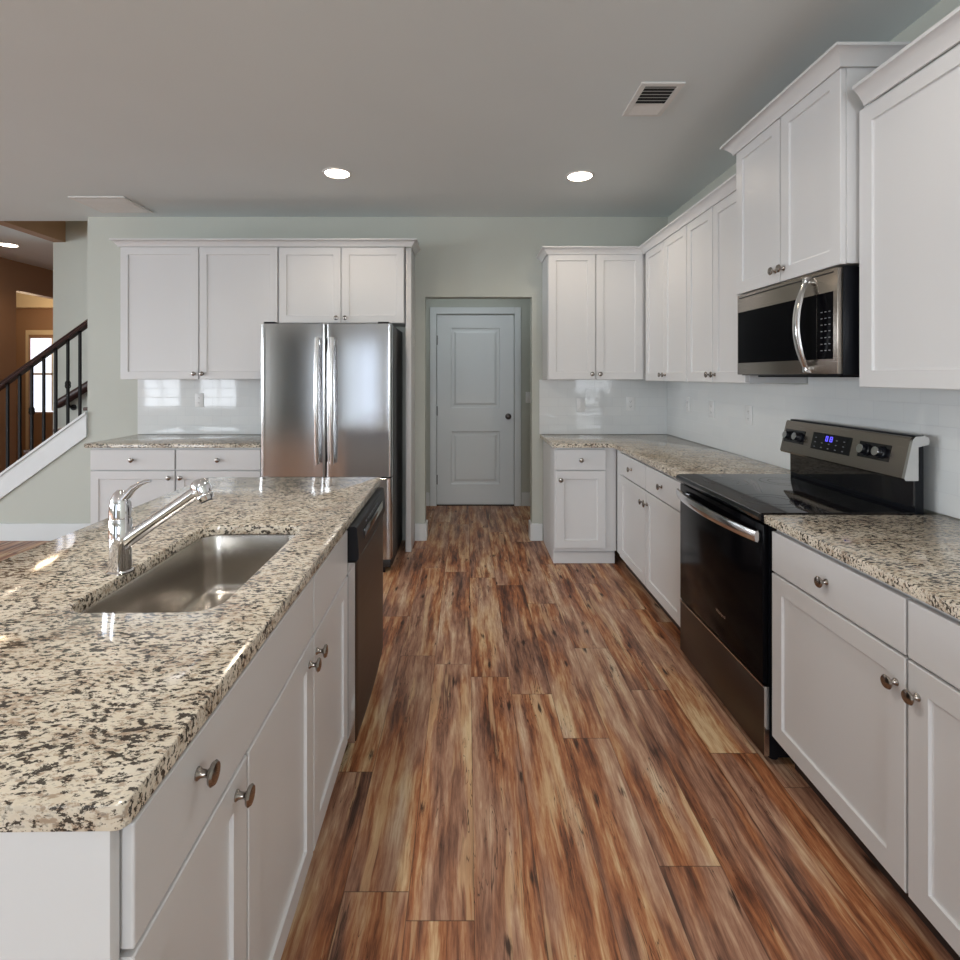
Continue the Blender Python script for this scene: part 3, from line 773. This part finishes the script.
# ------------------------------------------------------------------ range (world coords minus root)
RX = 1.05; RYF, RYN = 2.668, 1.912
rg = thing('range', 'black glass-top electric range with stainless back control panel', 'stove', (RX, (RYF+RYN)/2, 0))
def rr_(bm): bmesh.ops.translate(bm, verts=bm.verts, vec=(-RX, -(RYF+RYN)/2, 0)); return bm
def rpart(n, bm, m, par=None, lab=None): 
    o = mesh_obj(n, rr_(bm), m, par or rg)
    if lab: o['label'] = lab
    return o
rpart('body', nb(1.082, 1.640, RYN+.002, RYF-.002, .03, .890), 'black')
for x in (1.12, 1.60):
    for y in (RYN+.05, RYF-.05): rpart('foot', lathe(bmesh.new(), (x, y, 0), (0, 0, 1), [(0, .018), (.03, .018)], 12), 'black')
dr = rpart('storage_drawer', nb(1.062, 1.081, RYN+.002, RYF-.002, .035, .284, bev=.003), 'dark_steel', None, 'dark stainless storage drawer')
rpart('edge_trim', nb(1.0605, 1.0618, RYN+.001, RYF-.001, .280, .285), 'handle', dr)
rpart('side_edge', nb(1.063, 1.0805, RYN+.0008, RYN+.0019, .036, .283), 'handle', dr)
od = rpart('oven_door', nb(1.060, 1.081, RYN+.006, RYF-.006, .292, .862, bev=.004), 'oven_glass', None, 'black glass oven door')
pts = []; rad = []
for k in range(21):
    u = k/20; pts.append((1.046-.034*math.sin(PI*u)**.8, RYF-.012-(RYF-RYN-.03)*u, .816))
hb = bmesh.new(); loops = []
for i, p in enumerate(pts):
    loops.append([Vector((p[0]+a, p[1], p[2]+b)) for a, b in ((-.005, -.019), (.003, -.021), (.007, -.012), (.007, .012), (.003, .021), (-.005, .019), (-.008, .010), (-.008, -.010))])
loft(hb, loops)
for y in (RYF-.03, RYN+.035): box(hb, 1.044, 1.0605, y-.014, y+.014, .806, .826, bev=.002)
rpart('handle', hb, 'handle', od, 'curved stainless bar handle')
tb = text_bm('Whirlpool', .020)
tb.transform(Matrix.Rotation(-PI/2, 4, 'Z') @ Matrix.Rotation(PI/2, 4, 'X')); bmesh.ops.translate(tb, verts=tb.verts, vec=(1.0595, 2.235, .402))
rpart('logo', tb, 'handle', od)
ct = bmesh.new()
sec = [(1.060, .872), (1.044, .879), (1.040, .891), (1.046, .903), (1.056, .9065), (1.60, .9065), (1.60, .8905), (1.08, .8905), (1.08, .872)]
loft(ct, [[Vector((x, y, z)) for x, z in sec] for y in (RYN, RYF)])
ct = rpart('cooktop', ct, 'black_glass', None, 'glossy black ceramic cooktop')
bm = bmesh.new()
for (x, y, r) in ((1.20, 2.48, .095), (1.20, 2.10, .115), (1.46, 2.48, .095), (1.46, 2.10, .075)):
    for q in (r, r*.62):
        n = 40
        a = [bm.verts.new((x+q*math.cos(2*PI*k/n), y+q*math.sin(2*PI*k/n),   .9071)) for k in range(n)]
        b = [bm.verts.new((x+(q-.0022)*math.cos(2*PI*k/n), y+(q-.0022)*math.sin(2*PI*k/n),   .9071)) for k in range(n)]
        for k in range(n): bm.faces.new((a[k], a[(k+1) % n], b[(k+1) % n], b[k]))
rpart('burner_rings', bm, 'ring', ct)
# back guard
bm = nb(1.612, 1.642, RYN+.012, RYF-.002, .8905, 1.181); rpart('backguard', bm, 'black')
bm = nb(1.605, 1.612, RYN+.012, RYF-.012, .922, 1.02); rpart('vent_strip', bm, 'black_glass')
bm = bmesh.new()
sec = [(1.566, 1.020), (1.561, 1.028), (1.592, 1.166), (1.596, 1.174), (1.601, 1.175), (1.611, 1.160), (1.611, 1.020)]
loft(bm, [[Vector((x, y, z)) for x, z in sec] for y in (RYN+.010, RYF)])
cpn = rpart('control_panel', bm, 'steel_h', None, 'brushed stainless control panel')
sec = [(1.566, 1.020), (1.561, 1.028), (1.592, 1.166), (1.602, 1.178), (1.640, 1.180), (1.650, 1.172), (1.650, 1.150), (1.612, 1.140), (1.612, 1.020)]
bm = bmesh.new(); loft(bm, [[Vector((x, y, z)) for x, z in sec] for y in (RYN-.002, RYN+.0098)])
rpart('end_cap', bm, 'handle', cpn, 'bright stainless end cap')
def on_panel(u, z, off=0.0):     # point on the slanted face
    k = (z-1.028)/(1.166-1.028); return Vector((1.561+.031*k-off*.976, u, z+off*.219))
def panel_box(bm, y0, y1, z0, z1, off):
    c = [on_panel(y0, z0), on_panel(y1, z0), on_panel(y1, z1), on_panel(y0, z1)]
    c2 = [on_panel(y0, z0, off), on_panel(y1, z0, off), on_panel(y1, z1, off), on_panel(y0, z1, off)]
    loft(bm, [c, c2]); return bm
dsp = rpart('display', panel_box(bmesh.new(), 2.20, 2.445, 1.066, 1.140, .0015), 'black_glass', cpn, 'black glass display')
bm = bmesh.new()
for (a, b, c, d) in ((2.352, 2.356, 1.108, 1.130), (2.341, 2.345, 1.108, 1.130), (2.341, 2.356, 1.1275, 1.1305), (2.325, 2.329, 1.108, 1.130), (2.312, 2.316, 1.108, 1.130), (2.316, 2.325, 1.1275, 1.1305), (2.316, 2.325, 1.1075, 1.1105), (2.341, 2.356, 1.1075, 1.1105), (2.316, 2.325, 1.118, 1.121)):
    panel_box(bm, a, b, c, d, .0022)
rpart('clock_digits', bm, 'blue', dsp)
for i in range(5):
    for j in range(3):
        if i in (1, 2) and j == 2: continue
        y = 2.42-i*.045; rpart('button_mark', panel_box(bmesh.new(), y-.005, y+.005, 1.076+j*.02, 1.079+j*.02, .002), 'mark', dsp)
for y0_, y1_, kk in ((2.502, 2.655, (2.615, 2.540)), (1.995, 2.155, (2.115, 2.037))):
    pl = rpart('knob_plate', panel_box(bmesh.new(), y0_, y1_, 1.073, 1.135, .0012), 'black_glass', cpn)
    for y in kk:
        c = on_panel(y, 1.104, .001); ax = (-.976, 0, .219)
        bm = lathe(bmesh.new(), c, ax, [(0, .024), (.006, .0235), (.008, .020), (.024, .018), (.026, .016), (.0262, .001)], 24)
        kb = rpart('knob', bm, 'black', pl)
        bm = lathe(bmesh.new(), c+Vector(ax)*.0255, ax, [(0, .0172), (.0018, .0168), (.0020, .001)], 24)
        rpart('knob_cap', bm, 'handle', kb, 'polished knob cap')
# ------------------------------------------------------------------ microwave
MX = 1.34; MYF, MYN = 2.652, 1.936; MZ0, MZ1 = 1.402, 1.792
mw = thing('microwave', 'stainless over-the-range microwave with a curved handle', 'microwave', (MX, (MYF+MYN)/2, MZ0))
def mp(n, bm, m, par=None, lab=None):
    bmesh.ops.translate(bm, verts=bm.verts, vec=(-MX, -(MYF+MYN)/2, -MZ0)); o = mesh_obj(n, bm, m, par or mw)
    if lab: o['label'] = lab
    return o
mp('body', nb(MX+.022, XW-.010, MYN, MYF, MZ0-.004, MZ1, bev=.002), 'black')
ff = mp('front_frame', nb(MX, MX+.0215, MYN, MYF, MZ0, MZ1, bev=.003), 'steel_h', None, 'brushed stainless front')
mp('window', nb(MX-.0012, MX+.004, 2.052, MYF-.010, 1.458, 1.706), 'oven_glass', ff, 'black glass door window')
kp = mp('keypad', nb(MX-.0012, MX+.004, MYN+.022, 2.047, 1.458, 1.706), 'oven_glass', ff, 'black touch keypad')
for i in range(3):
    for j in range(7):
        y = 2.02-i*.022; z = 1.49+j*.024
        mp('key_mark', nb(MX-.0018, MX-.0011, y-.005, y+.005, z-.001, z+.002), 'mark', kp)
mp('top_vent', nb(MX-.001, MX+.002, MYN+.02, MYF-.02, MZ1-.018, MZ1-.014), 'black', ff)
hb = bmesh.new(); loops = []
for k in range(25):
    u = k/24; z = 1.408+(1.778-1.408)*u; x = MX-.008-.050*math.sin(PI*u)**.75; y = 2.082
    tt = .5-abs(u-.5); wd = .010+.006*min(1, tt*4)
    loops.append([Vector((x+a, y+b, z)) for a, b in ((-.006, -wd), (.002, -wd-.001), (.005, -wd*.6), (.005, wd*.6), (.002, wd+.001), (-.006, wd), (-.009, wd*.5), (-.009, -wd*.5))])
loft(hb, loops)
for z in (1.420, 1.766): box(hb, MX-.030, MX+.001, 2.072, 2.092, z-.012, z+.012, bev=.003)
mp('handle', hb, 'handle', ff, 'bowed polished steel handle')
mp('underside_grille', nb(MX+.06, MX+.30, MYN+.08, MYF-.08, MZ0-.012, MZ0-.004), 'black')

# ------------------------------------------------------------------ electrical plates
def plate(loc, rot, label, kind):
    t = thing(kind, label, 'electrical outlet' if kind == 'wall_outlet' else 'light switch', loc, rot)
    mesh_obj('cover_plate', nb(-.035, .035, -.006, 0, -.058, .058, bev=.002), 'plastic', t)
    if kind == 'wall_outlet':
        for z in (-.021, .021):
            s_ = mesh_obj('socket', lathe(bmesh.new(), (0, -.006, z), (0, -1, 0), [(0, .0155), (.0015, .015), (.0018, .001)], 20), 'plastic', t)
            bm = nb(-.007, -.005, -.0084, -.0079, z-.004, z+.005); box(bm, .005, .007, -.0084, -.0079, z-.004, z+.005); box(bm, -.002, .002, -.0084, -.0079, z-.011, z-.008)
            mesh_obj('slots', bm, 'slot', s_)
    else:
        mesh_obj('rocker', nb(-.016, .016, -.010, -.006, -.033, .033, bev=.002), 'plastic', t)
ty = YB-.0092
plate((.962, ty, 1.150), 0, 'white switch plate on the back wall tile, nearer the hall opening', 'light_switch')
plate((1.383, ty, 1.160), 0, 'white outlet on the back wall tile near the corner', 'wall_outlet')
plate((-2.265, ty, 1.19), 0, 'white outlet on the tile left of the refrigerator', 'wall_outlet')
tx = XW-.0092
plate((tx, 4.10, 1.175), R90, 'white outlet on the right wall tile closest to the back corner', 'wall_outlet')
plate((tx, 3.70, 1.165), R90, 'white outlet on the right wall tile, middle one beyond the range', 'wall_outlet')
plate((tx, 3.21, 1.160), R90, 'white outlet on the right wall tile closest to the far side of the range', 'wall_outlet')
plate((.665, DY-.0002, 1.165), 0, 'white switch on the hall wall right of the door casing', 'light_switch')

# ------------------------------------------------------------------ ceiling fixtures
def can(x, y, label, watts, col=(1, .84, .66)):
    t = thing('recessed_light', label, 'ceiling light', (x, y, ZC))
    n = 32; bm = lathe(bmesh.new(), (0, 0, -.0001), (0, 0, -1), [(0, .098), (.004, .096), (.006, .084), (.003, .080), (0.0, .080)], n)
    mesh_obj('trim_ring', bm, 'vent', t)
    mesh_obj('lens', lathe(bmesh.new(), (0, 0, -.0035), (0, 0, -1), [(0, .079), (.003, .075), (.004, .001)], n), 'can', t)
    l = bpy.data.lights.new('lamp', 'SPOT'); l.energy = watts; l.color = col; l.shadow_soft_size = .07; l.spot_size = math.radians(150); l.spot_blend = .6
    lo = bpy.data.objects.new('lamp', l); COL.objects.link(lo); lo.location = (0, 0, -.02); lo.parent = t
can(-.864, 3.56, 'round recessed ceiling light left of centre, over the refrigerator', 16)
can(.762, 3.61, 'round recessed ceiling light right of centre, before the corner cabinets', 16)
can(-4.72, 5.50, 'recessed foyer ceiling light seen past the stair wall', 18, (1, .70, .42))
for cx, cy, tx_ in ((-.86, 1.25, 'added recessed fill light over the near island, out of frame above'), (.76, 1.25, 'added recessed fill light over the near aisle, out of frame above'),
                   (-.86, -1.1, 'added recessed fill light behind the viewer, island side'), (.76, -1.1, 'added recessed fill light behind the viewer, range side')):
    can(cx, cy, tx_, 24 if cy < 0 else (62 if cx < 0 else 15), (1, .95, .89))  # unseen lights added to brighten the near floor and lower cabinets
l = bpy.data.lights.new('foyer_lamp', 'POINT'); l.energy = 13; l.color = (1, .74, .48); l.shadow_soft_size = .15
lo = bpy.data.objects.new('foyer_lamp', l); COL.objects.link(lo); lo.location = (-5.9, 7.1, 2.3)
l = bpy.data.lights.new('stairwell_fill', 'POINT'); l.energy = 8; l.color = (1, .85, .65); l.shadow_soft_size = .2  # fill light without a fixture, added to lift the dark stair header
lo = bpy.data.objects.new('stairwell_fill', l); COL.objects.link(lo); lo.location = (-2.4, 5.0, 4.2)
l = bpy.data.lights.new('hall_fill', 'POINT'); l.energy = 5; l.color = (.92, .96, 1); l.shadow_soft_size = .12  # unseen fill added to brighten the hall door
lo = bpy.data.objects.new('hall_fill', l); COL.objects.link(lo); lo.location = (.1, 4.95, 2.6)
def vent(x0, x1, y0, y1, label, near_bank=True):
    t = thing('ceiling_vent', label, 'vent', ((x0+x1)/2, (y0+y1)/2, ZC)); hx_, hy_ = (x1-x0)/2, (y1-y0)/2; f = .026
    bm = bmesh.new()
    for a in ((-hx_, hx_, -hy_, -hy_+f), (-hx_, hx_, hy_-f, hy_), (-hx_, -hx_+f, -hy_+f, hy_-f), (hx_-f, hx_, -hy_+f, hy_-f)): box(bm, *a, -.008, -.0002)
    mesh_obj('frame', bm, 'vent', t)
    tag(mesh_obj('duct_opening', nb(-hx_+f, hx_-f, -hy_+f, hy_-f, -.0012, -.0004), 'vent_dark', t), 'dark duct opening')
    n = 9; L_ = hy_*2-2*f
    for k in range(n):
        y = -hy_+f+L_*(k+.5)/n
        # the two banks of louvres throw air opposite ways, so one bank shows open and the other closed
        s = 1 if (k < n*.6 and near_bank) else -1
        bm = bmesh.new(); dy = L_/n*(.58 if s < 0 else .40)
        loft(bm, [[Vector((x, y-dy*s, -.0115)), Vector((x, y-dy*s+.0008, -.0122)), Vector((x, y+dy*s, -.0022)), Vector((x, y+dy*s-.0008, -.0015))] for x in (-hx_+f, hx_-f)])
        mesh_obj('louver', bm, 'vent', t)
vent(.802, 1.002, 2.455, 2.765, 'small white ceiling vent with louvers above the range side')
vent(-3.0, -2.58, 4.02, 4.40, 'white ceiling vent above the left wall cabinet', False)
